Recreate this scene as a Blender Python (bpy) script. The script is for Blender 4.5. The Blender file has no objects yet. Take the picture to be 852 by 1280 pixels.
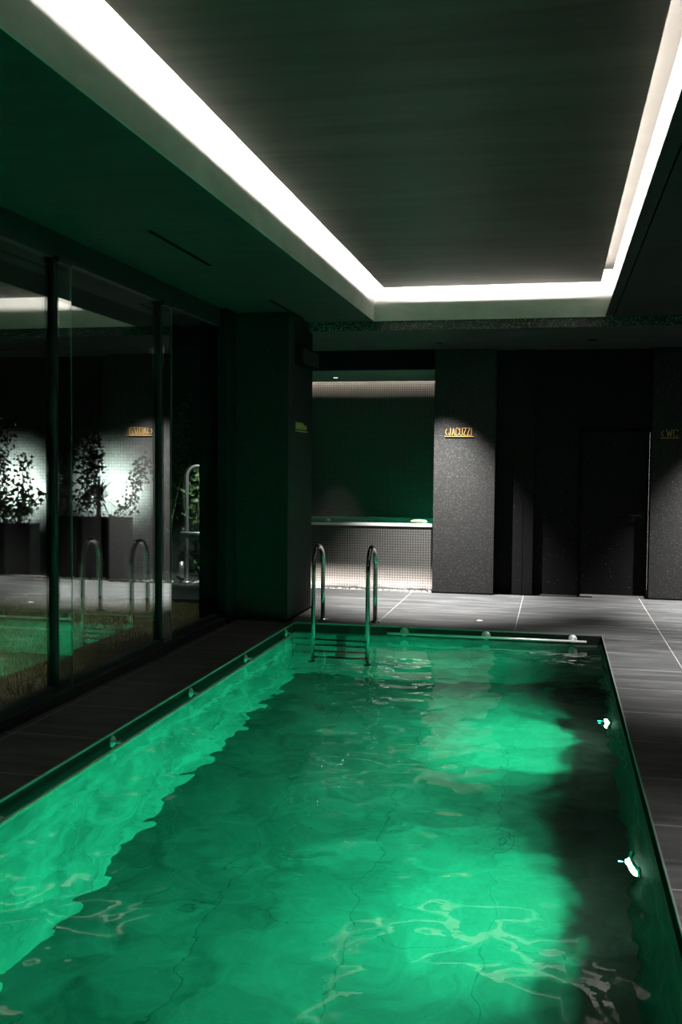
import bpy, bmesh, math, random
from mathutils import Vector, Matrix, noise

random.seed(7)
COL = bpy.context.scene.collection
PI = math.pi
SC = bpy.context.scene

# ------------------------------------------------------------------ object helpers
def tag(o, label=None, cat=None, group=None, kind=None):
    if label: o['label'] = label
    if cat: o['category'] = cat
    if group: o['group'] = group
    if kind: o['kind'] = kind
    return o

def empty(name, loc, label=None, cat=None, group=None, kind=None, rz=0):
    o = bpy.data.objects.new(name, None)
    COL.objects.link(o)
    o.location = loc
    o.rotation_euler = (0, 0, rz)
    o.empty_display_size = 0.05
    return tag(o, label, cat, group, kind)

class MB:
    """collects shapes into one mesh"""
    def __init__(self):
        self.bm = bmesh.new()
    def box(self, x0, x1, y0, y1, z0, z1, bev=0.0, faces='xXyYzZ', mi=0):
        v = [self.bm.verts.new((x, y, z)) for x in (x0, x1) for y in (y0, y1) for z in (z0, z1)]
        F = {'x': (0, 1, 3, 2), 'X': (4, 6, 7, 5), 'y': (0, 4, 5, 1), 'Y': (2, 3, 7, 6), 'z': (0, 2, 6, 4), 'Z': (1, 5, 7, 3)}
        fs = []
        for k in faces:
            f = self.bm.faces.new([v[i] for i in F[k]]); f.material_index = mi
            fs.append(f)
        if bev > 0:
            es = list({e for f in fs for e in f.edges})
            bmesh.ops.bevel(self.bm, geom=es, offset=bev, segments=2, affect='EDGES', profile=0.6)
        return self
    def poly_prism(self, pts, axis_o, ux, uz, n, depth):
        """extruded outline: pts 2D in (ux,uz), depth along n"""
        a = [self.bm.verts.new(axis_o + ux * p[0] + uz * p[1]) for p in pts]
        b = [self.bm.verts.new(axis_o + ux * p[0] + uz * p[1] + n * depth) for p in pts]
        self.bm.faces.new(a)
        self.bm.faces.new(list(reversed(b)))
        for i in range(len(pts)):
            j = (i + 1) % len(pts)
            self.bm.faces.new((a[j], a[i], b[i], b[j]))
        return self
    def tube(self, pts, r, seg=12, cap=True):
        pts = [Vector(p) for p in pts]
        rs = r if isinstance(r, (list, tuple)) else [r] * len(pts)
        rings = []
        t0 = (pts[1] - pts[0]).normalized()
        up = Vector((0, 0, 1)) if abs(t0.z) < 0.9 else Vector((1, 0, 0))
        nrm = (up - t0 * up.dot(t0)).normalized()
        for i, p in enumerate(pts):
            if i == 0: t = pts[1] - pts[0]
            elif i == len(pts) - 1: t = pts[-1] - pts[-2]
            else: t = (pts[i + 1] - pts[i]).normalized() + (pts[i] - pts[i - 1]).normalized()
            t.normalize()
            nrm = (nrm - t * nrm.dot(t)).normalized()
            b = t.cross(nrm)
            rings.append([self.bm.verts.new(p + (nrm * math.cos(2 * PI * k / seg) + b * math.sin(2 * PI * k / seg)) * rs[i]) for k in range(seg)])
        for i in range(len(rings) - 1):
            for k in range(seg):
                f = self.bm.faces.new((rings[i][k], rings[i][(k + 1) % seg], rings[i + 1][(k + 1) % seg], rings[i + 1][k]))
                f.smooth = True
        if cap:
            self.bm.faces.new(list(reversed(rings[0])))
            self.bm.faces.new(rings[-1])
        return self
    def lathe(self, prof, o, axis='z', seg=24):
        """prof: (radius, height) pairs, closed at ends when radius is 0"""
        o = Vector(o)
        ax = {'z': (Vector((1, 0, 0)), Vector((0, 1, 0)), Vector((0, 0, 1))),
              'x': (Vector((0, 1, 0)), Vector((0, 0, 1)), Vector((1, 0, 0))),
              '-x': (Vector((0, 0, 1)), Vector((0, 1, 0)), Vector((-1, 0, 0))),
              'y': (Vector((0, 0, 1)), Vector((1, 0, 0)), Vector((0, 1, 0)))}[axis]
        rings = []
        for r, h in prof:
            if r <= 1e-6:
                rings.append([self.bm.verts.new(o + ax[2] * h)])
            else:
                rings.append([self.bm.verts.new(o + ax[2] * h + (ax[0] * math.cos(2 * PI * k / seg) + ax[1] * math.sin(2 * PI * k / seg)) * r) for k in range(seg)])
        for i in range(len(rings) - 1):
            A, B = rings[i], rings[i + 1]
            for k in range(seg):
                k2 = (k + 1) % seg
                if len(A) == 1 and len(B) == 1: continue
                if len(A) == 1: f = self.bm.faces.new((A[0], B[k2], B[k]))
                elif len(B) == 1: f = self.bm.faces.new((A[k], A[k2], B[0]))
                else: f = self.bm.faces.new((A[k], A[k2], B[k2], B[k]))
                f.smooth = True
        return self
    def blob(self, c, rx, ry, rz, rot=0.0, sub=2, jit=0.12, seed=0):
        m = Matrix.Translation(c) @ Matrix.Rotation(rot, 4, 'Z') @ Matrix.Diagonal((rx, ry, rz, 1))
        r = bmesh.ops.create_icosphere(self.bm, subdivisions=sub, radius=1.0)
        for v in r['verts']:
            n = noise.noise(v.co * 1.3 + Vector((seed * 3.1, seed * 1.7, 0)))
            v.co *= 1 + jit * n * 2
            v.co = m @ v.co
        for v in r['verts']:
            for f in v.link_faces: f.smooth = True
        return self
    def build(self, name, mats, parent=None, offset=None):
        me = bpy.data.meshes.new(name)
        bmesh.ops.recalc_face_normals(self.bm, faces=self.bm.faces)
        self.bm.to_mesh(me)
        self.bm.free()
        if not isinstance(mats, (list, tuple)): mats = [mats]
        for m in mats: me.materials.append(m)
        o = bpy.data.objects.new(name, me)
        COL.objects.link(o)
        if parent:
            o.parent = parent
            # shapes are given in world coordinates unless the parent is a prototype at the origin
            if offset is None:
                off = Vector((0, 0, 0)); q = parent
                while q: off += q.location; q = q.parent
                me.transform(Matrix.Translation(-off))
        return o

def struct(name, mb, mat, parent=None):
    o = mb.build(name, mat, parent)
    if not parent: o['kind'] = 'structure'
    return o

# ------------------------------------------------------------------ materials
def newmat(name):
    m = bpy.data.materials.new(name)
    m.use_nodes = True
    nt = m.node_tree
    b = nt.nodes['Principled BSDF']
    return m, nt, b

def N(nt, t, **kw):
    n = nt.nodes.new(t)
    for k, v in kw.items(): setattr(n, k, v)
    return n

def L(nt, a, b): nt.links.new(a, b)

def plain(name, col, rough=0.5, metal=0.0, spec=None):
    m, nt, b = newmat(name)
    b.inputs['Base Color'].default_value = (*col, 1)
    b.inputs['Roughness'].default_value = rough
    b.inputs['Metallic'].default_value = metal
    if spec is not None: b.inputs['Specular IOR Level'].default_value = spec
    return m

def emit(name, col, s):
    m = bpy.data.materials.new(name); m.use_nodes = True
    nt = m.node_tree; nt.nodes.clear()
    e = N(nt, 'ShaderNodeEmission'); e.inputs[0].default_value = (*col, 1); e.inputs[1].default_value = s
    o = N(nt, 'ShaderNodeOutputMaterial'); L(nt, e.outputs[0], o.inputs[0])
    return m

def ramp(nt, pts):
    r = N(nt, 'ShaderNodeValToRGB')
    e = r.color_ramp.elements
    e[0].position, e[0].color = pts[0][0], (*pts[0][1], 1)
    e[1].position, e[1].color = pts[-1][0], (*pts[-1][1], 1)
    for p, c in pts[1:-1]:
        x = e.new(p); x.color = (*c, 1)
    return r

def mix(nt, fac, a, b, blend='MIX'):
    m = N(nt, 'ShaderNodeMix', data_type='RGBA', blend_type=blend)
    if isinstance(fac, (int, float)): m.inputs[0].default_value = fac
    else: L(nt, fac, m.inputs[0])
    for s, k in ((a, 6), (b, 7)):
        if isinstance(s, (tuple, list)): m.inputs[k].default_value = (*s, 1)
        else: L(nt, s, m.inputs[k])
    return m.outputs[2]

def wpos(nt):
    g = N(nt, 'ShaderNodeNewGeometry')
    return g.outputs['Position']

def mapped(nt, src, scale=(1, 1, 1), loc=(0, 0, 0)):
    mp = N(nt, 'ShaderNodeMapping')
    mp.inputs['Scale'].default_value = scale
    mp.inputs['Location'].default_value = loc
    L(nt, src, mp.inputs['Vector'])
    return mp.outputs[0]

def noise_tex(nt, vec, scale, detail=4, rough=0.55, dist=0.0):
    n = N(nt, 'ShaderNodeTexNoise')
    n.inputs['Scale'].default_value = scale
    n.inputs['Detail'].default_value = detail
    n.inputs['Roughness'].default_value = rough
    n.inputs['Distortion'].default_value = dist
    L(nt, vec, n.inputs['Vector'])
    return n.outputs['Fac']

def swz(nt, src, a, b):
    s = N(nt, 'ShaderNodeSeparateXYZ'); L(nt, src, s.inputs[0])
    c = N(nt, 'ShaderNodeCombineXYZ')
    L(nt, s.outputs[a], c.inputs[0]); L(nt, s.outputs[b], c.inputs[1])
    return c.outputs[0]

def brick(nt, vec, w, h, mortar, c1, c2, cm, loc=(0, 0, 0), smooth=0.1):
    t = N(nt, 'ShaderNodeTexBrick', offset=0.0, squash=1.0)
    t.inputs['Scale'].default_value = 1.0
    t.inputs['Brick Width'].default_value = w
    t.inputs['Row Height'].default_value = h
    t.inputs['Mortar Size'].default_value = mortar
    t.inputs['Mortar Smooth'].default_value = smooth
    t.inputs['Color1'].default_value = (*c1, 1)
    t.inputs['Color2'].default_value = (*c2, 1)
    t.inputs['Mortar'].default_value = (*cm, 1)
    L(nt, mapped(nt, vec, loc=loc), t.inputs['Vector'])
    return t

# floor: large slate-look tiles with fine pale joints
def mat_slate():
    m, nt, b = newmat('slate_tile')
    p = wpos(nt)
    br = brick(nt, swz(nt, p, 0, 1), 1.445, 0.745, 0.0035, (1, 1, 1), (0.82, 0.82, 0.82), (0, 0, 0), loc=(0.375 + 1.445, 0.745 * 2 - 4.157 % 0.745, 0))
    nz = noise_tex(nt, mapped(nt, p, (0.9, 5.0, 1)), 1.6, 8, 0.62, 0.6)
    r = ramp(nt, [(0.28, (0.026, 0.028, 0.029)), (0.5, (0.054, 0.056, 0.057)), (0.74, (0.098, 0.100, 0.101))])
    L(nt, nz, r.inputs[0])
    c = mix(nt, 1.0, r.outputs[0], br.outputs['Color'], 'MULTIPLY')
    c = mix(nt, br.outputs['Fac'], c, (0.26, 0.26, 0.25))
    L(nt, c, b.inputs['Base Color'])
    b.inputs['Roughness'].default_value = 0.5
    b.inputs['Specular IOR Level'].default_value = 0.08
    bp = N(nt, 'ShaderNodeBump'); bp.inputs['Strength'].default_value = 0.12; bp.inputs['Distance'].default_value = 0.01
    L(nt, nz, bp.inputs['Height']); L(nt, bp.outputs[0], b.inputs['Normal'])
    return m

# dark plaster with glitter flecks
def mat_glitter(name, base, dens, fleck):
    m, nt, b = newmat(name)
    p = wpos(nt)
    v = N(nt, 'ShaderNodeTexVoronoi'); v.inputs['Scale'].default_value = 105
    L(nt, p, v.inputs['Vector'])
    sp = N(nt, 'ShaderNodeSeparateColor'); L(nt, v.outputs['Color'], sp.inputs[0])
    gt = N(nt, 'ShaderNodeMath', operation='GREATER_THAN'); L(nt, sp.outputs[0], gt.inputs[0]); gt.inputs[1].default_value = 1 - dens
    lt = N(nt, 'ShaderNodeMath', operation='LESS_THAN'); L(nt, v.outputs['Distance'], lt.inputs[0]); lt.inputs[1].default_value = 0.42
    mu = N(nt, 'ShaderNodeMath', operation='MULTIPLY'); L(nt, gt.outputs[0], mu.inputs[0]); L(nt, lt.outputs[0], mu.inputs[1])
    mu2 = N(nt, 'ShaderNodeMath', operation='MULTIPLY'); L(nt, mu.outputs[0], mu2.inputs[0]); L(nt, sp.outputs[1], mu2.inputs[1])
    nz = noise_tex(nt, p, 40, 3)
    r = ramp(nt, [(0.3, tuple(x * 0.8 for x in base)), (0.7, tuple(x * 1.2 for x in base))]); L(nt, nz, r.inputs[0])
    L(nt, mix(nt, mu2.outputs[0], r.outputs[0], fleck), b.inputs['Base Color'])
    b.inputs['Roughness'].default_value = 0.75
    b.inputs['Specular IOR Level'].default_value = 0.06
    return m

def mat_plaster(name, base, rough=0.7, amp=0.45, stretch=(1.2, 4.0, 1), spec=0.2):
    m, nt, b = newmat(name)
    p = wpos(nt)
    nz = noise_tex(nt, mapped(nt, p, stretch), 1.3, 7, 0.6, 0.8)
    r = ramp(nt, [(0.25, tuple(x * (1 - amp) for x in base)), (0.75, tuple(x * (1 + amp) for x in base))])
    L(nt, nz, r.inputs[0]); L(nt, r.outputs[0], b.inputs['Base Color'])
    b.inputs['Roughness'].default_value = rough
    b.inputs['Specular IOR Level'].default_value = spec
    return m

def mat_mosaic(name, ax, pitch, c1, c2, cm, mortar=0.12, rough=0.35):
    m, nt, b = newmat(name)
    p = wpos(nt)
    br = brick(nt, swz(nt, p, *ax), pitch, pitch, pitch * mortar, c1, c2, cm, smooth=0.2)
    L(nt, br.outputs['Color'], b.inputs['Base Color'])
    b.inputs['Roughness'].default_value = rough
    b.inputs['Specular IOR Level'].default_value = 0.3
    return m

# pool lining: big grey stone-look tiles with cloudy tone and thin dark joints
def mat_lining(name, ax, w, h, loc=(0, 0, 0)):
    m, nt, b = newmat(name)
    p = wpos(nt)
    br = brick(nt, swz(nt, p, *ax), w, h, 0.004, (1, 1, 1), (0.80, 0.80, 0.80), (0.55, 0.55, 0.55), loc=loc)
    nz = noise_tex(nt, mapped(nt, p, (1.0, 1.0, 1.0)), 1.7, 8, 0.62, 1.2)
    r = ramp(nt, [(0.3, (0.048, 0.048, 0.048)), (0.5, (0.088, 0.088, 0.088)), (0.72, (0.135, 0.135, 0.135))])
    L(nt, nz, r.inputs[0])
    L(nt, mix(nt, 1.0, r.outputs[0], br.outputs['Color'], 'MULTIPLY'), b.inputs['Base Color'])
    b.inputs['Roughness'].default_value = 0.7
    b.inputs['Specular IOR Level'].default_value = 0.03
    return m

def mat_water(name, bump=0.0, tint=(1, 1, 1)):
    m = bpy.data.materials.new(name); m.use_nodes = True
    nt = m.node_tree; nt.nodes.clear()
    g = N(nt, 'ShaderNodeBsdfGlass'); g.inputs['Color'].default_value = (*tint, 1)
    g.inputs['Roughness'].default_value = 0.0; g.inputs['IOR'].default_value = 1.333
    if bump:
        nz = noise_tex(nt, mapped(nt, wpos(nt), (1, 1, 1)), 9.0, 2, 0.5, 0.4)
        bp = N(nt, 'ShaderNodeBump'); bp.inputs['Strength'].default_value = bump; bp.inputs['Distance'].default_value = 0.01
        L(nt, nz, bp.inputs['Height']); L(nt, bp.outputs[0], g.inputs['Normal'])
    o = N(nt, 'ShaderNodeOutputMaterial'); L(nt, g.outputs[0], o.inputs[0])
    return m

# coated architectural glass: part mirror, part see-through
def mat_pane(name, ior, base, tint):
    m = bpy.data.materials.new(name); m.use_nodes = True
    nt = m.node_tree; nt.nodes.clear()
    t = N(nt, 'ShaderNodeBsdfTransparent'); t.inputs[0].default_value = (*tint, 1)
    g = N(nt, 'ShaderNodeBsdfGlossy'); g.inputs['Roughness'].default_value = 0.0; g.inputs['Color'].default_value = (0.95, 0.98, 0.96, 1)
    f = N(nt, 'ShaderNodeFresnel')
    gm = N(nt, 'ShaderNodeNewGeometry')      # the sheet is thin: both of its faces mirror like the outside of glass
    mr = N(nt, 'ShaderNodeMapRange'); L(nt, gm.outputs['Backfacing'], mr.inputs[0])
    mr.inputs[3].default_value = ior; mr.inputs[4].default_value = 1.0 / ior; L(nt, mr.outputs[0], f.inputs['IOR'])
    a = N(nt, 'ShaderNodeMath', operation='ADD'); L(nt, f.outputs[0], a.inputs[0]); a.inputs[1].default_value = base; a.use_clamp = True
    mx = N(nt, 'ShaderNodeMixShader'); L(nt, a.outputs[0], mx.inputs[0]); L(nt, t.outputs[0], mx.inputs[1]); L(nt, g.outputs[0], mx.inputs[2])
    o = N(nt, 'ShaderNodeOutputMaterial'); L(nt, mx.outputs[0], o.inputs[0])
    return m

def mat_leaf(name, c1, c2, rough=0.5):
    m, nt, b = newmat(name)
    nz = noise_tex(nt, wpos(nt), 14, 2)
    r = ramp(nt, [(0.35, c1), (0.65, c2)]); L(nt, nz, r.inputs[0])
    L(nt, r.outputs[0], b.inputs['Base Color'])
    b.inputs['Roughness'].default_value = rough
    return m

M = {}
M['slate'] = mat_slate()
M['column'] = mat_glitter('glitter_plaster_grey', (0.017, 0.017, 0.017), 0.22, (0.09, 0.09, 0.086))
M['wall'] = mat_glitter('glitter_plaster_black', (0.0055, 0.0055, 0.0058), 0.010, (0.22, 0.22, 0.22))
M['beam'] = mat_glitter('glitter_plaster_beam', (0.030, 0.030, 0.030), 0.25, (0.95, 0.95, 0.92))
M['soffit'] = mat_plaster('dark_soffit_plaster', (0.015, 0.0165, 0.016), 0.7, 0.45, (1.2, 4.0, 1), 0.1)
M['raft'] = mat_plaster('dark_brushed_ceiling', (0.032, 0.029, 0.023), 0.42, 0.7, (0.5, 4.0, 1), 0.10)
M['lining'] = mat_plaster('pale_cove_plaster', (0.54, 0.52, 0.50), 0.8, 0.22, (1.2, 1.2, 3))
M['niche_ceiling'] = mat_plaster('niche_ceiling_plaster', (0.10, 0.11, 0.105), 0.7, 0.3)
M['soffit_bounce'] = mat_plaster('bounce_lightened_soffit_plaster', (0.026, 0.029, 0.028), 0.7, 0.5, (1.2, 4.0, 1), 0.1)  # soffit plaster lightened to paint in light bounced off the floor
M['slab'] = mat_plaster('shade_darkened_cove_plaster', (0.042, 0.039, 0.034), 0.8, 0.15, (1, 1, 3))  # darkened so the colour carries the weaker light on the slab
M['black'] = plain('black_paint', (0.004, 0.004, 0.0045), 0.8, 0.0, 0.0)
M['black_metal'] = plain('black_aluminium', (0.008, 0.008, 0.009), 0.5, 0.0, 0.15)
M['steel'] = plain('polished_steel', (0.80, 0.80, 0.80), 0.16, 1.0)
M['shower_steel'] = plain('satin_shower_steel', (0.75, 0.77, 0.76), 0.32, 0.85)
M['brushed'] = plain('brushed_rail_steel', (0.74, 0.73, 0.72), 0.34, 0.55)
M['trim'] = plain('satin_edge_trim', (0.20, 0.20, 0.20), 0.5, 0.5)
M['brass'] = plain('brushed_brass', (0.62, 0.36, 0.13), 0.42, 0.55)
M['pool_x'] = mat_lining('pool_lining_side', (1, 2), 1.2, 1.3, (0.55, 0.1, 0))
M['pool_y'] = mat_lining('pool_lining_end', (0, 2), 0.8, 1.3, (0.0, 0.1, 0))
M['pool_f'] = mat_lining('pool_lining_floor', (0, 1), 0.8, 1.2, (0.3, 0.55, 0))
M['dark_band'] = plain('dark_waterline_tile', (0.008, 0.009, 0.009), 0.8, 0.0, 0.0)
M['water'] = mat_water('pool_water', 0.10)
M['tub_water'] = mat_water('tub_water', 0.05)
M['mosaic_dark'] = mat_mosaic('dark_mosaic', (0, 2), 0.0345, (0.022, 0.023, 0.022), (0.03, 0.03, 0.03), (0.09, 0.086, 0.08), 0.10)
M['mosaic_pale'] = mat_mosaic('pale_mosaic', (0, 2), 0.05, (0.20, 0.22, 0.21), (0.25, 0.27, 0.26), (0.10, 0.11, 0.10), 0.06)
M['stone_rim'] = plain('polished_stone', (0.55, 0.55, 0.54), 0.12)
M['tub_in'] = plain('tub_shell', (0.5, 0.5, 0.5), 0.4)
M['pane'] = mat_pane('coated_glass', 1.8, 0.20, (0.93, 0.97, 0.95))
M['pebble_a'] = mat_plaster('pale_pebble', (0.55, 0.54, 0.50), 0.6, 0.2, (20, 20, 20))
M['pebble_b'] = mat_plaster('grey_pebble', (0.30, 0.30, 0.28), 0.6, 0.2, (20, 20, 20))
M['led'] = emit('led_tape', (1.0, 0.94, 0.88), 260)
M['led_niche'] = emit('led_tape_warm', (1.0, 0.85, 0.74), 160)
M['led_base'] = emit('led_tape_base', (1.0, 0.88, 0.80), 1100)
M['door_glow'] = emit('lit_room_beyond', (1.0, 0.90, 0.82), 2.5)
M['lamp_glass'] = emit('green_pool_lens', (0.42, 1.0, 0.62), 70)
M['down_lens'] = emit('downlight_lens', (1.0, 0.95, 0.9), 6)
M['glass_edge'] = plain('ground_glass_edge', (.25, .32, .30), .3)
M['soil'] = mat_plaster('lawn_soil', (0.05, 0.045, 0.025), 0.95, 0.4, (3, 3, 3))
M['grass'] = mat_leaf('grass_blade', (0.055, 0.10, 0.020), (0.13, 0.12, 0.045), 0.7)
M['leaf_dark'] = mat_leaf('ivy_leaf', (0.012, 0.03, 0.012), (0.03, 0.06, 0.022))
M['leaf_mid'] = mat_leaf('shrub_leaf', (0.06, 0.14, 0.04), (0.12, 0.22, 0.07))
M['leaf_palm'] = mat_leaf('palm_leaf', (0.05, 0.08, 0.045), (0.10, 0.14, 0.08))
M['stem'] = plain('plant_stem', (0.10, 0.085, 0.05), 0.8)
M['planter'] = mat_plaster('concrete_planter', (0.10, 0.11, 0.105), 0.8, 0.25, (2, 2, 2))
M['planter_dark'] = plain('dark_planter', (0.014, 0.015, 0.014), 0.7)
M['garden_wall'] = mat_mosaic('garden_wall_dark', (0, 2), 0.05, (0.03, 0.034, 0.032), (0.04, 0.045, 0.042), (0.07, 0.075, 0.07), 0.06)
M['towel'] = plain('pale_green_foam', (0.11, 0.16, 0.08), 0.8)
M['white'] = plain('white_plastic', (0.85, 0.87, 0.84), 0.4)

# ------------------------------------------------------------------ key dimensions (metres)
PX0, PX1, PY0, PY1 = -2.68, 0.487, 1.2, 10.30        # pool opening
ZW, ZF = -0.12, -1.95                                # water level, pool floor
GX = -3.43                                           # glass plane
RX1 = 3.0                                            # right wall
RY0 = -1.8                                           # wall behind the camera
WALL_Y = 13.35
Z_SOF, Z_LOW = 3.27, 3.17
CX0, CX1, CXF, CY0, CY1 = -2.0, 0.49, 0.56, 0.6, 11.15   # ceiling recess (soffit edge right CX1, face CXF)
Z_RAFT, Z_SLAB = 3.60, 3.77

# ------------------------------------------------------------------ floor and pool basin
f = MB()
for b_ in ((-3.62, PX0, RY0, 13.18), (-4.0, PX0, 13.34, 15.4), (PX1, RX1, RY0, 15.4), (PX0, PX1, RY0, PY0), (PX0, PX1, PY1, 13.18), (PX0, PX1, 13.34, 15.4)):
    f.box(b_[0], b_[1], b_[2], b_[3], -0.12 if b_[2] > 13.2 else -0.10, 0.0)
struct('floor', f, M['slate'])
struct('floor_pool', MB().box(PX0 - .1, PX1 + .1, PY0 - .1, PY1 + .1, ZF - .1, ZF), M['pool_f'])
for nm, d, mt in (('wall_pool_left', (PX0 - .1, PX0, PY0, PY1), 'pool_x'), ('wall_pool_right', (PX1, PX1 + .1, PY0, PY1), 'pool_x'),
                  ('wall_pool_back', (PX0 - .1, PX1 + .1, PY1, PY1 + .1), 'pool_y'), ('wall_pool_front', (PX0 - .1, PX1 + .1, PY0 - .1, PY0), 'pool_y')):
    struct(nm, MB().box(*d, ZF, ZW + .02), M[mt])
t = MB()   # dark band above the water line
e = 0.004
t.box(PX0 - .09, PX0 + e, PY0, PY1, ZW + .02, -.012); t.box(PX1 - e, PX1 + .09, PY0, PY1, ZW + .02, -.012)
t.box(PX0, PX1, PY1 - e, PY1 + .09, ZW + .02, -.012); t.box(PX0, PX1, PY0 - .09, PY0 + e, ZW + .02, -.012)
struct('trim_1', t, M['dark_band'])
t = MB()   # bright metal edge of the deck
w = 0.007
t.box(PX0, PX0 + w, PY0, PY1, -.012, .003); t.box(PX1 - w, PX1, PY0, PY1, -.012, .003)
t.box(PX0 + w, PX1 - w, PY1 - w * .5, PY1, -.012, .002); t.box(PX0 + w, PX1 - w, PY0, PY0 + w, -.012, .003)
struct('trim_2', t, M['trim'])

# water surface: real ripples
def fade(x, y):
    # the corner by the ladder lies calmer than the middle of the pool
    d_ = math.hypot((x + 2.3) / 2.2, (y - 10.3) / 2.2)
    return .30 + .70 * min(1.0, max(0.0, (d_ - .35) / .9))

def water_mesh(name, x0, x1, y0, y1, z, res, amps, mat):
    nx, ny = int((x1 - x0) / res), int((y1 - y0) / res)
    vs, fs = [], []
    for j in range(ny + 1):
        y = y0 + (y1 - y0) * j / ny
        for i in range(nx + 1):
            x = x0 + (x1 - x0) * i / nx
            h = 0.0
            for sc, am, sd in amps:
                h += am * fade(x, y) * noise.noise(Vector((x * sc + sd, y * sc * 0.9 - sd, sd * 0.37)))
            vs.append((x, y, z + h))
    for j in range(ny):
        for i in range(nx):
            a = j * (nx + 1) + i
            fs.append((a, a + 1, a + nx + 2, a + nx + 1))
    me = bpy.data.meshes.new(name); me.from_pydata(vs, [], fs); me.update()
    me.polygons.foreach_set('use_smooth', [True] * len(fs))
    me.materials.append(mat)
    o = bpy.data.objects.new(name, me); COL.objects.link(o)
    return o
wtr = water_mesh('pool_water', PX0 + .001, PX1 - .001, PY0 + .001, PY1 - .001, ZW, 0.025, ((1.3, 0.010, 3.0), (3.1, 0.008, 11.0), (7.0, 0.0042, 23.0), (13.0, 0.0020, 31.0)), M['water'])
tag(wtr, 'rippling green-lit water filling the long swimming pool', 'water', kind='stuff')

# ------------------------------------------------------------------ ceiling
c = MB()
top = Z_SLAB
c.box(-4.3, CX0 - .01, RY0, 11.2, Z_SOF, top); c.box(CXF + .01, RX1, RY0, 11.2, Z_SOF, top)
c.box(CX1, CXF + .02, CY0, CY1, Z_SOF, Z_SOF + .02)
c.box(CX0 - .02, CXF + .02, RY0, CY0 - .01, Z_SOF, top); c.box(CX0 - .02, CXF + .02, CY1 + .01, 11.2, Z_SOF, top)
struct('ceiling', c, M['soffit'])
c = MB()
c.box(-3.6, RX1, 11.2, 13.6, Z_LOW, top)
struct('ceiling_back', c, [M['soffit_bounce']])
struct('trim_3', MB().box(-3.6, RX1, 11.185, 11.2, Z_LOW, Z_SOF), M['beam'])
c = MB()
c.box(CX0 - .3, CXF + .3, CY0 - .3, CY1 + .3, Z_SLAB, Z_SLAB + .1)
struct('ceiling_slab', c, M['slab'])
c = MB()   # pale lining of the recess
c.box(CX0 - .01, CX0, CY0, CY1, Z_SOF, Z_SLAB); c.box(CXF, CXF + .01, CY0, CY1, Z_SOF + .02, Z_SLAB)
c.box(CX0, CXF, CY1, CY1 + .01, Z_SOF, Z_SLAB); c.box(CX0, CXF, CY0 - .01, CY0, Z_SOF, Z_SLAB)
struct('trim_4', c, M['lining'])
rx0, rx1, ry0, ry1 = CX0 + .137, CXF - .133, CY0 + .22, CY1 - .22
raft = struct('ceiling_raft', MB().box(rx0, rx1, ry0, ry1, Z_RAFT, Z_RAFT + .03), M['raft'])
d = .08
zl0, zl1 = 3.694, 3.736
def led_bar(x0, x1, y0, y1, face):
    b = MB()
    b.box(x0, x1, y0, y1, Z_RAFT + .03, zl0)
    h = .022
    b.box(x0 - h * (face == 'x'), x1 + h * (face == 'X'), y0 - h * (face == 'y'), y1 + h * (face == 'Y'), zl1, zl1 + .006)
    b.box(x0, x1, y0, y1, zl0, zl1, faces=''.join(k for k in 'xXyY' if k != face))
    b.box(x0, x1, y0, y1, zl0, zl1, faces=face, mi=1)
    me = b.build('led_strip', [M['trim'], M['led']], raft)
    return me
led_bar(rx0 + d, rx0 + d + .02, ry0 + d, ry1 - d, 'x')
led_bar(rx1 - d - .02, rx1 - d, ry0 + d, ry1 - d, 'X')
led_bar(rx0 + d + .03, rx1 - d - .03, ry1 - d - .08, ry1 - d - .06, 'Y')
led_bar(rx0 + d + .03, rx1 - d - .03, ry0 + d + .06, ry0 + d + .08, 'y')

# ------------------------------------------------------------------ walls
struct('wall_right', MB().box(RX1, RX1 + .1, RY0, 15.4, 0, Z_SLAB), M['wall'])
struct('wall_front', MB().box(-3.6, RX1, RY0 - .1, RY0, 0, Z_SLAB), M['wall'])
# pillar between glass and hot tub niche
struct('wall_pillar', MB().box(-3.62, -2.76, 10.30, 11.36, 0, Z_LOW).box(-3.62, -2.76, 10.30, 11.2, Z_LOW, Z_SOF), M['wall'])
struct('wall_left', MB().box(-3.66, -3.56, 11.36, 13.30, 0, Z_LOW), M['wall'])
struct('wall_jamb', MB().box(-3.62, -3.33, 9.96, 10.30, 0, Z_SOF), M['black'])
struct('wall_niche_left', MB().box(-4.1, -4.0, 13.20, 15.4, 0, 3.3).box(-4.0, -3.56, 13.20, 13.30, 0, 3.3), M['wall'])
# column with the sign, recess, pilaster, door wall
struct('wall_column', MB().box(-1.55, -0.763, 13.10, 15.4, 0, Z_LOW), M['column'])
b = MB()
b.box(-0.763, 0.318, 13.36, 13.5, 0, Z_LOW); b.box(0.318, 1.168, 13.36, 13.5, 2.12, Z_LOW)
struct('wall_back', b, M['wall'])
struct('wall_pilaster', MB().box(-.530, -.402, 13.27, 13.36, 0, Z_LOW).box(-.396, -.270, 13.27, 13.36, 0, Z_LOW).box(-.402, -.396, 13.29, 13.36, 0, Z_LOW), M['wall'])
struct('wall_back_right', MB().box(1.178, RX1, 13.22, 13.5, 0, Z_LOW), M['column'])
struct('wall_header', MB().box(-3.56, -1.55, 13.10, 13.30, 2.925, Z_LOW), M['black'])
# thin black skirting strip under the column and side wall
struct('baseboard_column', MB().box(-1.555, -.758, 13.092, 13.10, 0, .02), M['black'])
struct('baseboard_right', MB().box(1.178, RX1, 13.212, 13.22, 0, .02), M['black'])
struct('baseboard_pillar', MB().box(-2.76, -2.752, 10.30, 11.36, 0, .02), M['black'])

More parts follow.
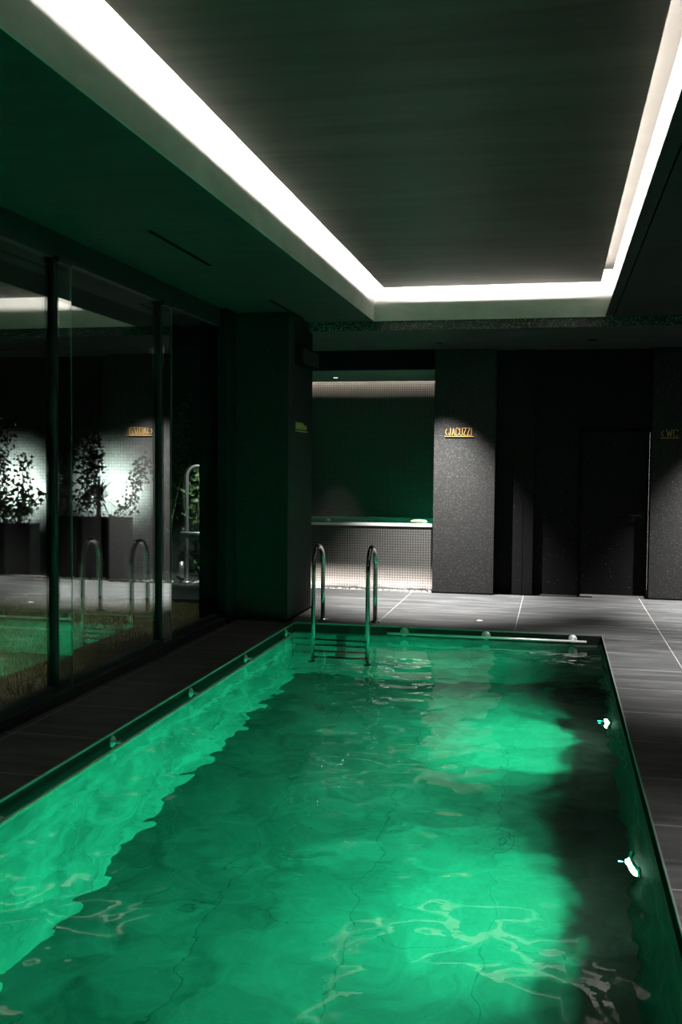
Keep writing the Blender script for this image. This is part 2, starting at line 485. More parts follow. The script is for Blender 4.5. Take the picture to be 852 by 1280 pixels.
# door with lever handle, light leaking below it
door = struct('door_1', MB().box(0.322, 1.164, 13.35, 13.39, 0.022, 2.115, 0.002), M['wall'])
dh = MB().lathe([(0, 0), (.028, 0), (.028, .008), (.010, .010), (.010, .05), (0, .05)], (1.085, 13.35, 1.055), 'y', 18)
for v in dh.bm.verts: v.co.y = 13.35 - (v.co.y - 13.35)
dh.box(.925, 1.10, 13.292, 13.310, 1.045, 1.065, .004)
handle = dh.build('door_handle', M['black_metal'], door)
esc = MB().box(1.045, 1.125, 13.342, 13.35, 1.015, 1.115, .002)
esc.build('escutcheon', M['black_metal'], door)
struct('trim_5', MB().box(0.318, 0.340, 13.392, 13.5, 0, 2.12).box(1.146, 1.168, 13.392, 13.5, 0, 2.12).box(0.318, 1.168, 13.392, 13.5, 2.09, 2.12).box(0.30, 0.320, 13.33, 13.36, 0, 2.14).box(1.166, 1.178, 13.222, 13.36, 0, Z_LOW).box(0.30, 1.178, 13.33, 13.36, 2.118, 2.14), M['black'])  # strips behind the leaf are added to block light leaking round the door
struct('glow_panel_beyond_door', MB().box(0.2, 1.3, 14.2, 14.25, 0, 2.4), M['door_glow'])  # glowing panel stands in for the lit room behind the door

# niche: back wall, side, ceiling with a light slot
struct('wall_niche_back', MB().box(-4.0, -1.55, 15.25, 15.35, 0, 3.3), M['mosaic_dark'])
nc = struct('ceiling_niche', MB().box(-4.0, -1.55, 13.30, 15.12, 2.925, 2.931), M['niche_ceiling'])
struct('ceiling_niche_upper', MB().box(-4.0, -1.55, 13.30, 15.35, 3.2, 3.25), M['lining'])
lb = MB()
lb.box(-3.9, -1.6, 15.07, 15.085, 2.931, 2.985); lb.box(-3.9, -1.6, 15.07, 15.085, 2.985, 3.0, faces='xXyZ'); lb.box(-3.9, -1.6, 15.07, 15.085, 2.985, 3.0, faces='Y', mi=1)
lb.build('led_strip', [M['trim'], M['led_niche']], nc)

# ------------------------------------------------------------------ hot tub in the niche
tub = empty('hot_tub', (-2.56, 13.37, 0), 'raised hot tub with dark mosaic front and pale wet rim in the niche', 'hot tub')
MB().box(-3.99, -1.553, 13.37, 13.47, 0.0, .845).build('tiled_front', M['mosaic_dark'], tub)
MB().box(-3.99, -1.556, 13.355, 13.50, .845, .885, .006).build('rim', M['stone_rim'], tub)
sh = MB().box(-3.99, -1.553, 13.47, 15.24, .1, .2).box(-3.99, -3.90, 13.50, 15.24, .2, .86).box(-1.61, -1.553, 13.50, 15.24, .2, .86).box(-3.90, -1.61, 15.16, 15.24, .2, .86).box(-3.90, -1.61, 13.47, 13.50, .2, .845)
sh.build('basin', M['tub_in'], tub)
tw = water_mesh('tub_water', -3.90, -1.61, 13.50, 15.16, .868, .03, ((4.0, 0.006, 5.0), (9.0, 0.002, 9.0)), M['tub_water'])
tw.parent = tub
tw.data.transform(Matrix.Translation(tub.location).inverted())
lb = MB()
lb.box(-3.5, -1.56, 13.181, 13.187, -.047, -.034, faces='xXyZz'); lb.box(-3.5, -1.56, 13.181, 13.187, -.047, -.034, faces='Y', mi=1)
lb.box(-3.5, -1.56, 13.181, 13.206, -.006, -.0005)
lb.build('led_strip', [M['black_metal'], M['led_base']], tub)
struct('floor_channel', MB().box(-3.99, -1.553, 13.18, 13.37, -.12, -.05), M['black'])

fl = MB().lathe([(0, .0), (.034, .004), (.042, .018), (.036, .042), (.018, .056), (0, .06)], (-3.03, 13.43, .885), 'z', 18).build('float', M['white'])
tag(fl, 'small white dome-shaped float on the hot tub rim', 'float')
tp = MB().blob(Vector((-1.78, 13.44, .913)), .115, .055, .030, 0.05, 3, .10, 4)
cu = tp.build('headrest', M['towel'])
tag(cu, 'low pale green headrest at the column end of the hot tub', 'headrest')

# pebbles along the tub front
def pebble_proto(k, mat):
    b = MB().blob(Vector((0, 0, 0)), 1, 1, 1, 0, 2, .16, k)
    me = bpy.data.meshes.new('pebble')
    b.bm.to_mesh(me); b.bm.free(); me.materials.append(mat)
    return me
peb = [pebble_proto(k, M['pebble_a' if k % 3 else 'pebble_b']) for k in range(9)]
def pebbles(x0, x1, y0, y1, n, z, smin, smax, label, group):
    placed = []
    tries = 0
    while len(placed) < n and tries < 6000:
        tries += 1
        s = random.uniform(smin, smax)
        x, y = random.uniform(x0, x1), random.uniform(y0, y1)
        if min(abs(x + 4.98), abs(x + 4.69), abs(x + 5.05)) < .13: continue
        if any((x - a) ** 2 + (y - b) ** 2 < (s + r) ** 2 for a, b, r in placed): continue
        placed.append((x, y, s))
        o = bpy.data.objects.new('pebble', random.choice(peb)); COL.objects.link(o)
        o.location = (x, y, z + s * .38)
        o.scale = (s, s * random.uniform(.7, 1), s * random.uniform(.4, .6))
        o.rotation_euler = (0, 0, random.uniform(0, 6.28))
        tag(o, label, 'pebble', group)
pebbles(-3.15, -1.60, 13.25, 13.335, 46, -.03, .022, .042, 'pale rounded pebble in the row along the foot of the hot tub', 'pebbles along the hot tub')

# ------------------------------------------------------------------ signs: strokes in a condensed sans
GLYPH = {
 'J': [[(.75, 1), (.75, .18), (.55, 0), (.2, 0), (0, .18), (0, .3)]],
 'A': [[(0, 0), (.5, 1), (1, 0)], [(.2, .3), (.8, .3)]],
 'C': [[(1, .75), (1, .85), (.8, 1), (.2, 1), (0, .85), (0, .15), (.2, 0), (.8, 0), (1, .15), (1, .25)]],
 'U': [[(0, 1), (0, .15), (.2, 0), (.8, 0), (1, .15), (1, 1)]],
 'Z': [[(0, 1), (1, 1), (0, 0), (1, 0)]],
 'I': [[(.5, 0), (.5, 1)]],
 'W': [[(0, 1), (.25, 0), (.5, .8), (.75, 0), (1, 1)]],
 '<': [[(1, .85), (0, .45), (1, .05)]],
}
def glyph(b, ch, x, y, z, w, h, t, dep):
    """strokes as little bars standing out of the wall towards -Y"""
    for line in GLYPH[ch]:
        for (a, c) in zip(line[:-1], line[1:]):
            p = Vector((x + a[0] * w, 0, z + a[1] * h)); q = Vector((x + c[0] * w, 0, z + c[1] * h))
            u = (q - p).normalized(); n = Vector((-u.z, 0, u.x)) * t / 2
            p -= u * t * .4; q += u * t * .4
            b.poly_prism([(v.x, v.z) for v in (p - n, q - n, q + n, p + n)], Vector((0, y, 0)), Vector((1, 0, 0)), Vector((0, 0, 1)), Vector((0, -1, 0)), dep)
def sign(name, text, x0, y, z, wletter, gap, h, label, under):
    s = empty(name, (x0, y, z), label, 'sign')
    x = x0
    b = MB(); glyph(b, '<', x, y - .004, z + .022, wletter * .6, h, .006, .010)
    b.build('arrow', M['brass'], s)
    x += wletter * .7 + gap * 1.6
    for ch in text:
        ww = {'I': .25, 'J': .8, 'W': 1.25}.get(ch, 1.0) * wletter
        b = MB(); glyph(b, ch, x, y - .004, z + .022, ww, h, .0068, .010)
        b.build('letter', M['brass'], s)
        x += ww + gap
    MB().box(x0 - .004, x + under, y - .014, y, z + .002, z + .009, .001).build('underline', M['brass'], s)
    return s
sign('direction_sign', 'JACUZZI', -1.405, 13.10, 2.040, .033, .0155, .092, 'brass JACUZZI lettering with an arrow on the grey sparkling column', .008)
sign('direction_sign', 'WC', 1.285, 13.22, 2.035, .050, .020, .085, 'dim brass WC lettering with an arrow on the wall beside the door', .004)
# small brass lettering seen edge-on on the pillar flank
ps = empty('flank_sign', (-2.76, 10.85, 2.03), 'faint brass lettering seen almost edge-on on the flank of the dark pillar', 'sign')
yy = 10.60
for hgt, wd in ((.075, .10), (.075, .03), (.075, .09), (.065, .03), (.05, .09)):
    b = MB()
    if wd > .05:
        b.box(-2.775, -2.76, yy, yy + .022, 2.055, 2.055 + hgt); b.box(-2.775, -2.76, yy + wd - .022, yy + wd, 2.055, 2.055 + hgt); b.box(-2.775, -2.76, yy + .022, yy + wd - .022, 2.055 + hgt * .4, 2.055 + hgt * .65)
    else:
        b.box(-2.775, -2.76, yy, yy + .026, 2.055, 2.055 + hgt)
    for v in b.bm.verts: v.co.x = -2.76 + (-2.76 - v.co.x)
    b.build('letter', M['brass'], ps)
    yy += wd + .025
MB().box(-2.76, -2.744, 10.58, yy + .02, 2.03, 2.042).build('underline', M['brass'], ps)

# black loudspeaker box at the top of the pillar flank
sp = empty('wall_speaker', (-2.76, 10.85, 2.74), 'black box loudspeaker high on the flank of the dark pillar', 'speaker')
MB().box(-2.74, -2.66, 10.50, 11.25, 2.74, 2.94, .012).build('housing', M['black'], sp)
MB().box(-2.66, -2.654, 10.53, 11.22, 2.76, 2.92, .002).build('grille', M['black_metal'], sp)
MB().box(-2.76, -2.74, 10.75, 11.0, 2.80, 2.88).build('bracket', M['black_metal'], sp)
MB().lathe([(0, .0), (.010, .0), (.010, .004), (0, .005)], (-2.654, 11.1, 2.84), 'x', 10).build('badge', M['steel'], sp)

# ------------------------------------------------------------------ pool ladder
lad = empty('pool_ladder', (-2.13, 10.3, 0), 'polished steel pool ladder with two hooped rails at the far end', 'ladder')
def hoop(x):
    yf, yr, zc = 10.085, 10.52, .605
    r = (yr - yf) / 2
    pts = [(x, yf, -1.25), (x, yf, -.6), (x, yf, 0), (x, yf, zc - .05)]
    for k in range(0, 13):
        a = PI - PI * k / 12
        pts.append((x, (yf + yr) / 2 + r * math.cos(a), zc + r * math.sin(a)))
    pts += [(x, yr, zc - .05), (x, yr, .3), (x, yr, 0.0)]
    return MB().tube(pts, .024, 16)
for x in (-2.42, -1.85):
    hoop(x).build('rail', M['steel'], lad)
    MB().lathe([(0, .024), (.024, .024), (.030, .014), (.052, .010), (.054, 0), (0, 0)], (x, 10.52, 0), 'z', 24).build('flange', M['steel'], lad)
    MB().lathe([(.0215, -.03), (.032, -.03), (.034, .0), (.026, .03), (0, .03)], (x, 10.085, -1.25), 'z', 16).build('rubber_foot', M['black'], lad)
for z in (-.22, -.50, -.78, -1.06):
    s_ = MB().box(-2.42, -1.85, 10.06, 10.135, z - .012, z + .012, .006).build('step', M['steel'], lad)
    MB().box(-2.385, -1.885, 10.065, 10.13, z + .012, z + .017).build('shade_strip', M['black'], s_)  # black strip stands in for the shade that darkens each step
    for x in (-2.398, -1.872):
        MB().box(x - .012, x + .012, 10.055, 10.14, z - .02, z + .02, .004).build('step_clamp', M['black'], s_)

# ------------------------------------------------------------------ grab rails
def bracket_post(p_wall, p_bar):
    b = MB()
    b.tube([p_wall, tuple((a * .6 + c_ * .4) for a, c_ in zip(p_wall, p_bar)), p_bar], [.011, .011, .011], 10)
    return b
gr = empty('grab_rail', (-.66, PY1, -.045), 'short steel grab rail on brackets along the far pool edge', 'rail')
MB().tube([(-1.665, 10.215, -.060), (-.66, 10.215, -.060), (.335, 10.215, -.060)], .0125, 14).build('bar', M['brushed'], gr)
for x in (-1.50, -.66, .20):
    b = MB()
    b.lathe([(0, 0), (.045, 0), (.045, .008), (.030, .020), (.014, .026), (0, .028)], (x, 10.298, -.052), 'y', 18)
    for v in b.bm.verts: v.co.y = 10.298 - (v.co.y - 10.298)
    b.tube([(x, 10.272, -.052), (x, 10.24, -.054), (x, 10.215, -.060)], .012, 10)
    b.build('mount', M['brushed'], gr)
lr = empty('grab_rail', (PX0, 6.5, -.05), 'long steel grab rail running down the window side of the pool', 'rail')
MB().tube([(-2.593, 3.0, -.062), (-2.593, 6.5, -.062), (-2.593, 10.0, -.062)], .014, 14).build('bar', M['brushed'], lr)
for y in (3.03, 4.41, 5.79, 7.17, 8.55, 9.93):
    b = MB()
    b.lathe([(0, 0), (.036, 0), (.036, .006), (.022, .018), (.012, .024), (0, .026)], (PX0 + .004, y, -.056), 'x', 18)
    b.tube([(PX0 + .02, y, -.056), (PX0 + .055, y, -.057), (-2.593, y, -.062)], .010, 10)
    b.build('mount', M['brushed'], lr)

# ------------------------------------------------------------------ pool lamps, in the right-hand wall
def pool_lamp(y, z, label):
    e_ = empty('pool_lamp', (PX1, y, z), label, 'lamp')
    MB().lathe([(0, 0), (.13, 0), (.14, .012), (.118, .030), (.106, .028), (.106, .022), (0, .022)], (PX1, y, z), '-x', 28).build('bezel', M['steel'], e_)
    MB().lathe([(0, .075), (.05, .068), (.085, .050), (.104, .027), (.0, .0265)], (PX1, y, z), '-x', 28).build('lens', M['lamp_glass'], e_)
    l = bpy.data.lights.new('pool_lamp_beam', 'SPOT')
    l.energy = POOL_W; l.color = (0.008, 1.0, 0.41); l.spot_size = math.radians(168); l.spot_blend = .9; l.shadow_soft_size = .015
    o = bpy.data.objects.new('pool_lamp_beam', l); COL.objects.link(o)
    o.location = (PX1 - .105, y, z); o.rotation_euler = Vector((-1, 0, .13)).to_track_quat('-Z', 'Y').to_euler()
POOL_W = 1150
pool_lamp(8.60, -1.35, 'glowing green underwater lamp in the pool wall, first from the far end')
pool_lamp(5.78, -1.25, 'glowing green underwater lamp in the pool wall, second from the far end')
pool_lamp(2.95, -1.25, 'green underwater lamp added out of view to light the near end of the pool')  # extra lamp outside the view, added to light the near end

# ------------------------------------------------------------------ downlights
def spot(loc, aim, w, deg, blend, col=(1, .965, .93), size=.03):
    l = bpy.data.lights.new('spot_beam', 'SPOT')
    l.energy = w; l.color = col; l.spot_size = math.radians(deg); l.spot_blend = blend; l.shadow_soft_size = size
    o = bpy.data.objects.new('spot_beam', l); COL.objects.link(o)
    o.location = loc
    o.rotation_euler = (Vector(aim) - Vector(loc)).to_track_quat('-Z', 'Y').to_euler()
    return o
def downlight(x, y, z, label, lens=None, group=None, s=.05):
    e_ = empty('downlight', (x, y, z), label, 'downlight', group)
    b = MB()
    b.box(x - s, x + s, y - s, y - s * .78, z - .006, z); b.box(x - s, x + s, y + s * .78, y + s, z - .006, z)
    b.box(x - s, x - s * .78, y - s * .78, y + s * .78, z - .006, z); b.box(x + s * .78, x + s, y - s * .78, y + s * .78, z - .006, z)
    b.build('bezel', M['black_metal'], e_)
    MB().box(x - s * .78, x + s * .78, y - s * .78, y + s * .78, z - .003, z - .001).build('lens', lens or M['black'], e_)
    return e_
downlight(.40, 12.36, Z_LOW, 'unlit square black downlight under the low ceiling in front of the door', s=.06)
downlight(-1.42, 12.45, Z_LOW, 'black downlight under the low ceiling above the JACUZZI column')
spot((-1.42, 12.45, Z_LOW - .03), (-1.42, 12.5, 0), 4700, 74, 1.0)
downlight(2.2, 12.45, Z_LOW, 'black downlight under the low ceiling by the WC wall')
spot((2.2, 12.45, Z_LOW - .03), (2.2, 12.5, 0), 4400, 74, 1.0)
nd = downlight(-3.14, 14.35, 2.925, 'small bright white downlight in the niche ceiling over the hot tub', M['down_lens'], s=.045)
spot((-3.22, 14.62, 2.89), (-3.30, 14.80, 0), 110, 40, .6)
downlight(1.62, 9.1, Z_SOF, 'black downlight over the side walkway, the one nearer the door')
spot((1.62, 9.1, Z_SOF - .03), (1.62, 9.1, 0), 2000, 84, 1.0)
downlight(1.62, 3.7, Z_SOF, 'black downlight over the side walkway, the one nearer the camera')
spot((1.62, 3.7, Z_SOF - .03), (1.62, 3.7, 0), 900, 72, 1.0)
# light in the water of the tub
l = bpy.data.lights.new('tub_lamp', 'POINT'); l.energy = 16; l.color = (.03, 1, .46); l.shadow_soft_size = .06
o = bpy.data.objects.new('tub_lamp', l); COL.objects.link(o); o.location = (-1.8, 14.2, .45)

# slot diffusers in the soffit
for (y0, y1, lab) in ((6.55, 7.80, 'thin black air slot in the soffit beside the glass, nearer the camera'), (9.55, 10.85, 'thin black air slot in the soffit beside the pillar')):
    e_ = empty('air_slot', (-2.745, (y0 + y1) / 2, Z_SOF), lab, 'air vent')
    b = MB()
    b.box(-2.762, -2.754, y0, y1, Z_SOF - .004, Z_SOF); b.box(-2.736, -2.728, y0, y1, Z_SOF - .004, Z_SOF)
    b.build('frame', M['black'], e_)
    MB().box(-2.754, -2.736, y0, y1, Z_SOF - .002, Z_SOF - .0005).build('slot', M['black'], e_)

fc = MB().lathe([(0, .004), (.030, .004), (.036, .0), (0, 0)], (-.77, 10.92, 0), 'z', 20).build('floor_cap', M['white'])
tag(fc, 'small round pale cap set in the floor tiles behind the grab rail', 'cap')

# ------------------------------------------------------------------ glass wall
ms = [0.72, 2.64, 4.55, 6.465, 8.375]
ends = ms + [9.96]
rail_z0, rail_z1 = .11, 3.09
hw = .025
for i in range(len(ms)):
    y0, y1 = ends[i], ends[i + 1]
    wn = empty('window_%d' % (i + 1), (GX, (y0 + y1) / 2, 0)); wn['kind'] = 'structure'
    ye = y1 - (hw if i < 4 else 0)
    MB().box(GX - .035, GX + .03, y0 - hw, y0 + hw, 0, Z_SOF).build('mullion', M['black_metal'], wn)
    MB().box(GX - .035, GX + .03, y0 + hw, ye, 0, rail_z0).build('bottom_rail', M['black_metal'], wn)
    MB().box(GX - .035, GX + .03, y0 + hw, ye, rail_z1, Z_SOF).build('top_rail', M['black_metal'], wn)
    MB().box(GX - .006, GX + .006, y0 + hw, ye, rail_z0, rail_z1).build('pane', M['pane'], wn)
    # overlapping second sheet next to the post, its ground edge catching the light
    MB().box(GX + .052, GX + .060, y0 - .01, y0 + .17, rail_z0 - .03, rail_z1 - .02).build('sliding_pane', M['pane'], wn)
    MB().box(GX + .051, GX + .061, y0 + .17, y0 + .173, rail_z0 - .03, rail_z1 - .02).build('sheet_edge', M['glass_edge'], wn)
    MB().box(GX + .03, GX + .066, y0 - .015, y0 + .178, rail_z1 - .03, rail_z1 + .01).build('clamp', M['black_metal'], wn)
struct('baseboard_window', MB().box(GX + .03, GX + .10, .695, 9.96, 0, .07), M['black_metal'])

# ------------------------------------------------------------------ garden beyond the glass
struct('floor_garden', MB().box(-14, -3.62, -1, 11.55, -.12, -.02), M['soil'])
struct('floor_terrace', MB().box(-14, -3.66, 11.55, 14.5, -.12, 0), M['slate'])
struct('trim_6', MB().box(-14, -3.66, 11.50, 11.55, -.12, .02), M['black_metal'])
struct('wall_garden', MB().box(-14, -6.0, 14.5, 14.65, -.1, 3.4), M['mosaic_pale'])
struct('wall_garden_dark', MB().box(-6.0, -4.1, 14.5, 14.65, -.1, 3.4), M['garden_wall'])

vs, fs = [], []
rg = random.Random(3)
for k in range(52000):
    y = 3.5 + (11.45 - 3.5) * rg.random()
    x = -3.64 - (rg.random() ** 1.2) * 6.0
    h = rg.uniform(.025, .06) * (1 + .5 * noise.noise(Vector((x, y, 0))))
    a = rg.uniform(0, 6.28); w_ = rg.uniform(.003, .006)
    lx, ly = rg.uniform(-.03, .03), rg.uniform(-.03, .03)
    i = len(vs)
    vs += [(x - w_ * math.cos(a), y - w_ * math.sin(a), -.022), (x + w_ * math.cos(a), y + w_ * math.sin(a), -.022), (x + lx, y + ly, -.02 + h)]
    fs.append((i, i + 1, i + 2))
me = bpy.data.meshes.new('lawn_grass'); me.from_pydata(vs, [], fs); me.materials.append(M['grass'])
go = bpy.data.objects.new('lawn_grass', me); COL.objects.link(go)
tag(go, 'short patchy lawn grass outside the glass wall', 'grass', kind='stuff')

# outdoor shower
sw = empty('outdoor_shower', (-4.94, 13.22, 0), 'tall polished steel gooseneck shower standing among pebbles outside the glass', 'shower')
pts = [(-4.98, 13.22, 0), (-4.98, 13.22, .6), (-4.98, 13.22, 1.42)]
for k in range(0, 13):
    a = PI - PI * k / 12
    pts.append((-4.98 + .15 + .15 * math.cos(a), 13.22, 1.47 + .16 * math.sin(a)))
pts += [(-4.68, 13.22, 1.42)]
MB().tube(pts, .021, 14).build('gooseneck_pipe', M['shower_steel'], sw)
MB().lathe([(0, .0), (.07, .0), (.075, .012), (.03, .03), (.026, .05), (0, .05)], (-4.68, 13.22, 1.37), 'z', 20).build('shower_head', M['shower_steel'], sw)
MB().tube([(-5.06, 13.20, .70), (-4.85, 13.20, .70), (-4.66, 13.20, .70)], .020, 12).build('crossbar', M['shower_steel'], sw)
MB().lathe([(0, -.03), (.035, -.03), (.035, .03), (0, .03)], (-4.72, 13.20, .70), 'x', 16).build('valve', M['shower_steel'], sw)
MB().lathe([(0, .03), (.065, .03), (.075, .0), (0, 0)], (-4.98, 13.22, 0), 'z', 20).build('foot_plate', M['shower_steel'], sw)
pts = [(-4.69 + .022 * math.cos(k * 1.05), 13.22 + .022 * math.sin(k * 1.05), .70 - .66 * k / 140) for k in range(141)]
MB().tube(pts, .009, 6).build('coiled_hose', M['shower_steel'], sw)
MB().tube([(-4.72, 13.20, .72), (-4.69, 13.20, .80), (-4.62, 13.20, .90), (-4.56, 13.20, .93)], .010, 8).build('hand_shower', M['shower_steel'], sw)
MB().tube([(-5.05, 13.19, .08), (-5.05, 13.19, .30)], .03, 12).build('foot_tap', M['shower_steel'], sw)

pebbles(-7.2, -3.9, 13.02, 13.28, 130, -.004, .022, .045, 'pale pebble in the bed on the terrace outside the glass', 'pebbles around the outdoor shower')

# plants
def add_leaf(vs, fs, p, d, n, ln, w):
    d = d.normalized(); s = d.cross(n)
    if s.length < 1e-4: s = Vector((1, 0, 0))
    s.normalize()
    i = len(vs)
    up = s.cross(d) * ln * .12
    for q in (p, p + d * ln * .35 + s * w + up, p + d * ln, p + d * ln * .35 - s * w + up, p + d * ln * .45):
        vs.append(tuple(q))
    fs.extend([(i, i + 1, i + 4), (i + 1, i + 2, i + 4), (i + 2, i + 3, i + 4), (i + 3, i, i + 4)])
def rv(r): return Vector((r.uniform(-1, 1), r.uniform(-1, 1), r.uniform(-1, 1)))
def plant(name, label, cat, base, stems, leafn, ln, mat, seed, spread=.08, droop=-.3):
    """stems: list of polylines; leaves scattered along them"""
    r = random.Random(seed)
    e_ = empty(name, base, label, cat)
    for st in stems:
        MB().tube(st, .008, 6).build('stem', M['stem'], e_)
    vs, fs = [], []
    for st in stems:
        st = [Vector(p) for p in st]
        for _ in range(leafn):
            u = r.random() ** .7 * (len(st) - 1); i = min(int(u), len(st) - 2)
            p = st[i].lerp(st[i + 1], u - i) + rv(r) * spread
            dd = rv(r) + Vector((0, 0, droop))
            add_leaf(vs, fs, p - Vector(base), dd, rv(r) + Vector((0, -1, 0)), ln * r.uniform(.7, 1.3), ln * r.uniform(.3, .45))
    me = bpy.data.meshes.new('foliage'); me.from_pydata(vs, [], fs); me.materials.append(mat)
    o = bpy.data.objects.new('foliage', me); COL.objects.link(o); o.parent = e_
    return e_
def vine(r, x, y, z0, z1, wob=.25, n=7):
    out = []; xx = x
    for k in range(n):
        out.append((xx, y + r.uniform(-.05, .05), z0 + (z1 - z0) * k / (n - 1)))
        xx += r.uniform(-wob, wob)
    return out
r = random.Random(11)
plant('climbing_ivy', 'climbing ivy against the brightly lit garden wall, at the frame edge of the glass', 'ivy', (-8.1, 13.75, 0), [vine(r, x, 13.64, 0, z, .14) for x, z in ((-8.7, 1.9), (-8.45, 2.0), (-8.25, 2.2), (-8.1, 2.3), (-7.95, 1.9), (-7.75, 1.8))], 230, .065, M['leaf_dark'], 1, .12)
plant('climbing_ivy', 'climbing ivy silhouetted on the lit garden wall above the dark planter', 'ivy', (-6.6, 13.75, .85), [vine(r, x, 13.64, .85, z, .12) for x, z in ((-7.15, 1.9), (-7.0, 2.0), (-6.85, 2.1), (-6.65, 2.0), (-6.45, 1.9), (-6.2, 1.7))], 210, .065, M['leaf_dark'], 2, .12)
plant('climbing_ivy', 'thin climbing ivy on the dark garden wall behind the outdoor shower', 'ivy', (-5.4, 13.9, 0), [vine(r, x, 13.9, 0.4, z, .14) for x, z in ((-5.75, 2.3), (-5.5, 2.6), (-5.25, 2.4), (-5.05, 2.3))], 60, .06, M['leaf_mid'], 3, .10)
plant('leafy_shrub', 'bright green leafy shrub growing in the concrete planter', 'shrub', (-7.7, 13.45, .74), [[(-7.7, 13.45, .74), (-7.7 + dx, 13.45 + dy, 1.0), (-7.7 + 2 * dx, 13.42 + dy, 1.25 + dz)] for dx, dy, dz in ((-.12, .0, -.1), (.0, .05, .1), (.12, -.03, .05), (.2, .0, -.05), (-.2, .03, -.2))], 40, .085, M['leaf_mid'], 4, .10)
plant('leafy_shrub', 'small vivid green shrub framed by the arch of the outdoor shower', 'shrub', (-5.0, 13.75, .0), [[(-5.0, 13.75, .0), (-5.0, 13.75, .8), (-5.02 + dx, 13.72, 1.25 + dz), (-5.0 + dx * 1.6, 13.7, 1.5 + dz)] for dx, dz in ((-.08, -.1), (.0, .12), (.07, .0))], 34, .075, M['leaf_mid'], 5, .08)
# spiky palm
pe = empty('spiky_palm', (-6.42, 13.45, .86), 'spiky palm with narrow blades in the dark planter', 'palm')
MB().tube([(-6.42, 13.45, .86), (-6.41, 13.45, 1.0), (-6.42, 13.45, 1.12)], [.035, .03, .025], 10).build('stem', M['stem'], pe)
rr = random.Random(5)
vs, fs = [], []
for k in range(46):
    a = rr.uniform(0, 6.28); el = rr.uniform(-.3, 1.3)
    dd = Vector((math.cos(a) * math.cos(el), math.sin(a) * math.cos(el) * .8, math.sin(el)))
    s = dd.cross(Vector((0, 0, 1))).normalized(); ln = rr.uniform(.30, .48)
    i = len(vs); p0 = Vector((0, 0, .26))
    cur = [p0, p0 + dd * ln * .5 + Vector((0, 0, .02)), p0 + dd * ln + Vector((0, 0, -.06))]
    ws = [.010, .017, .001]
    for c_, w_ in zip(cur, ws): vs += [tuple(c_ - s * w_), tuple(c_ + s * w_)]
    fs += [(i, i + 1, i + 3, i + 2), (i + 2, i + 3, i + 5, i + 4)]
me = bpy.data.meshes.new('fronds'); me.from_pydata(vs, [], fs); me.materials.append(M['leaf_palm'])
o = bpy.data.objects.new('fronds', me); COL.objects.link(o); o.parent = pe
# planters
def planter(x0, x1, y0, y1, z, mat, label):
    e_ = empty('planter', ((x0 + x1) / 2, (y0 + y1) / 2, 0), label, 'planter')
    b = MB()
    b.box(x0, x1, y0, y0 + .04, 0, z, .004); b.box(x0, x1, y1 - .04, y1, 0, z, .004); b.box(x0, x0 + .04, y0 + .04, y1 - .04, 0, z); b.box(x1 - .04, x1, y0 + .04, y1 - .04, 0, z)
    b.build('box', mat, e_)
    MB().box(x0 + .04, x1 - .04, y0 + .04, y1 - .04, 0, z - .03).build('soil', M['soil'], e_)
planter(-8.05, -7.42, 13.30, 13.60, .76, M['planter'], 'grey concrete planter holding the bright green shrub outside')
planter(-7.15, -5.95, 13.30, 13.60, .88, M['planter_dark'], 'long dark planter holding the spiky palm outside')
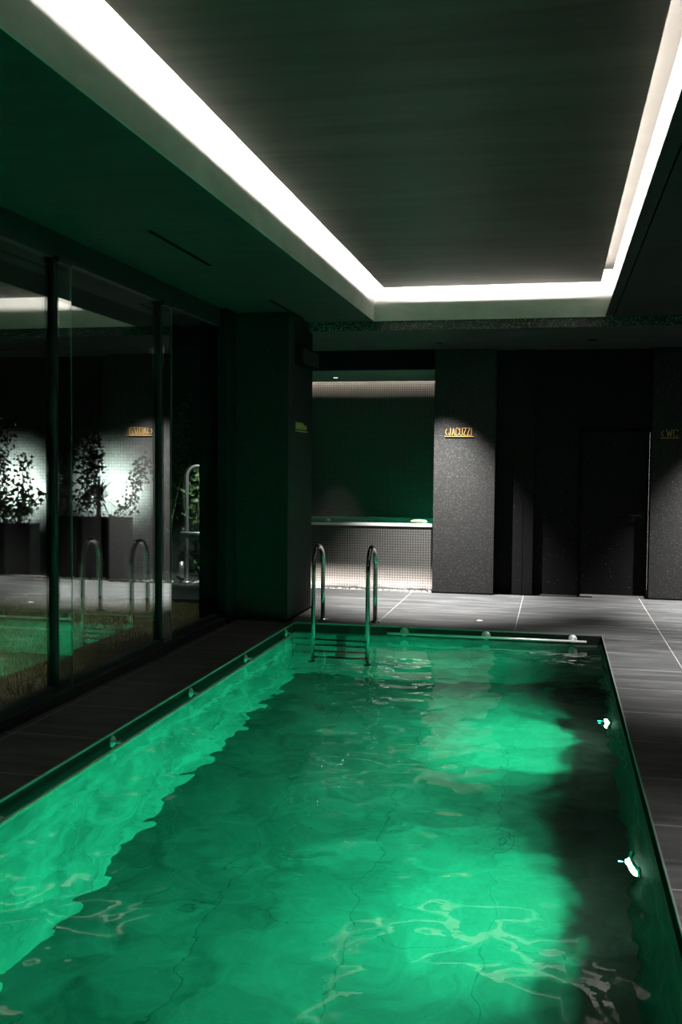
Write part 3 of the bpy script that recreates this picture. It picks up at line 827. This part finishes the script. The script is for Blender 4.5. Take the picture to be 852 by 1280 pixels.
# garden lamps behind the leaves, washing the wall
def uplight(x, y, z, w, label, col=(.92, 1, .95)):
    e_ = empty('garden_uplight', (x, y, z), label, 'lamp')
    MB().lathe([(0, 0), (.04, 0), (.045, .06), (.038, .06), (.036, .05), (0, .05)], (x, y, z), 'z', 16).build('housing', M['black_metal'], e_)
    MB().tube([(x, y, 0), (x, y, z)], .012, 8).build('stake', M['black_metal'], e_)
    MB().lathe([(0, .048), (.036, .048), (.0, .0505)], (x, y, z), 'z', 16).build('lens', M['down_lens'], e_)
    spot((x, y, z + .07), (x, 14.5, z + .10), w, 116, .8, col, .04)
uplight(-8.32, 13.92, 1.08, 480, 'small garden uplight hidden behind the ivy at the frame edge')
uplight(-6.66, 13.92, 1.08, 360, 'small garden uplight hidden behind the dark planter')
# downlights added under the eave to brighten the lawn
for x, y, w_, col in ((-4.15, 9.9, 800, (1, .95, .86)), (-4.15, 6.6, 900, (1, .94, .82))):
    downlight(x, y, Z_SOF, 'black downlight added under the eave to light the lawn, %s' % ('beside the pillar' if y > 9 else 'beside the second post'))
    spot((x, y, Z_SOF - .03), (x - 1.75, y + .1, 0), w_, 92, .9, col)
spot((-4.5, 12.4, 3.2), (-4.85, 13.5, .9), 1100, 40, .9, (.9, 1, .95))  # added spot with no fixture, brightens the shower and nearby plants

# ------------------------------------------------------------------ world, camera, output look
wd = bpy.data.worlds.new('night'); SC.world = wd; wd.use_nodes = True
bg = wd.node_tree.nodes['Background']; bg.inputs[0].default_value = (.35, .6, .5, 1); bg.inputs[1].default_value = .0008

cam = bpy.data.cameras.new('camera'); co = bpy.data.objects.new('camera', cam); COL.objects.link(co)
cam.sensor_fit = 'VERTICAL'; cam.sensor_height = 36; cam.sensor_width = 24; cam.lens = 1260 * 36 / 1280
cam.clip_start = .05; cam.clip_end = 100
R_ = ((0.97811911, 0.2078576, 0.00884413), (0.01890221, -0.046453, -0.99874162), (-0.2071852, 0.97705544, -0.04936554))
right, down, fwd = (Vector(v) for v in R_)
mat = Matrix((right, -down, -fwd)).transposed().to_4x4()
mat.translation = (0, 0, 1.7)
co.matrix_world = mat
SC.camera = co

SC.view_settings.view_transform = 'Standard'
SC.view_settings.look = 'None'
SC.view_settings.exposure = 0.0
SC.view_settings.gamma = 1.0
SC.view_settings.use_curve_mapping = False
cy = SC.cycles
cy.use_denoising = True
cy.max_bounces = 10; cy.diffuse_bounces = 4; cy.glossy_bounces = 5; cy.transmission_bounces = 8; cy.transparent_max_bounces = 12
cy.caustics_reflective = False; cy.caustics_refractive = True
cy.sample_clamp_indirect = 4.0
cy.blur_glossy = 0.5
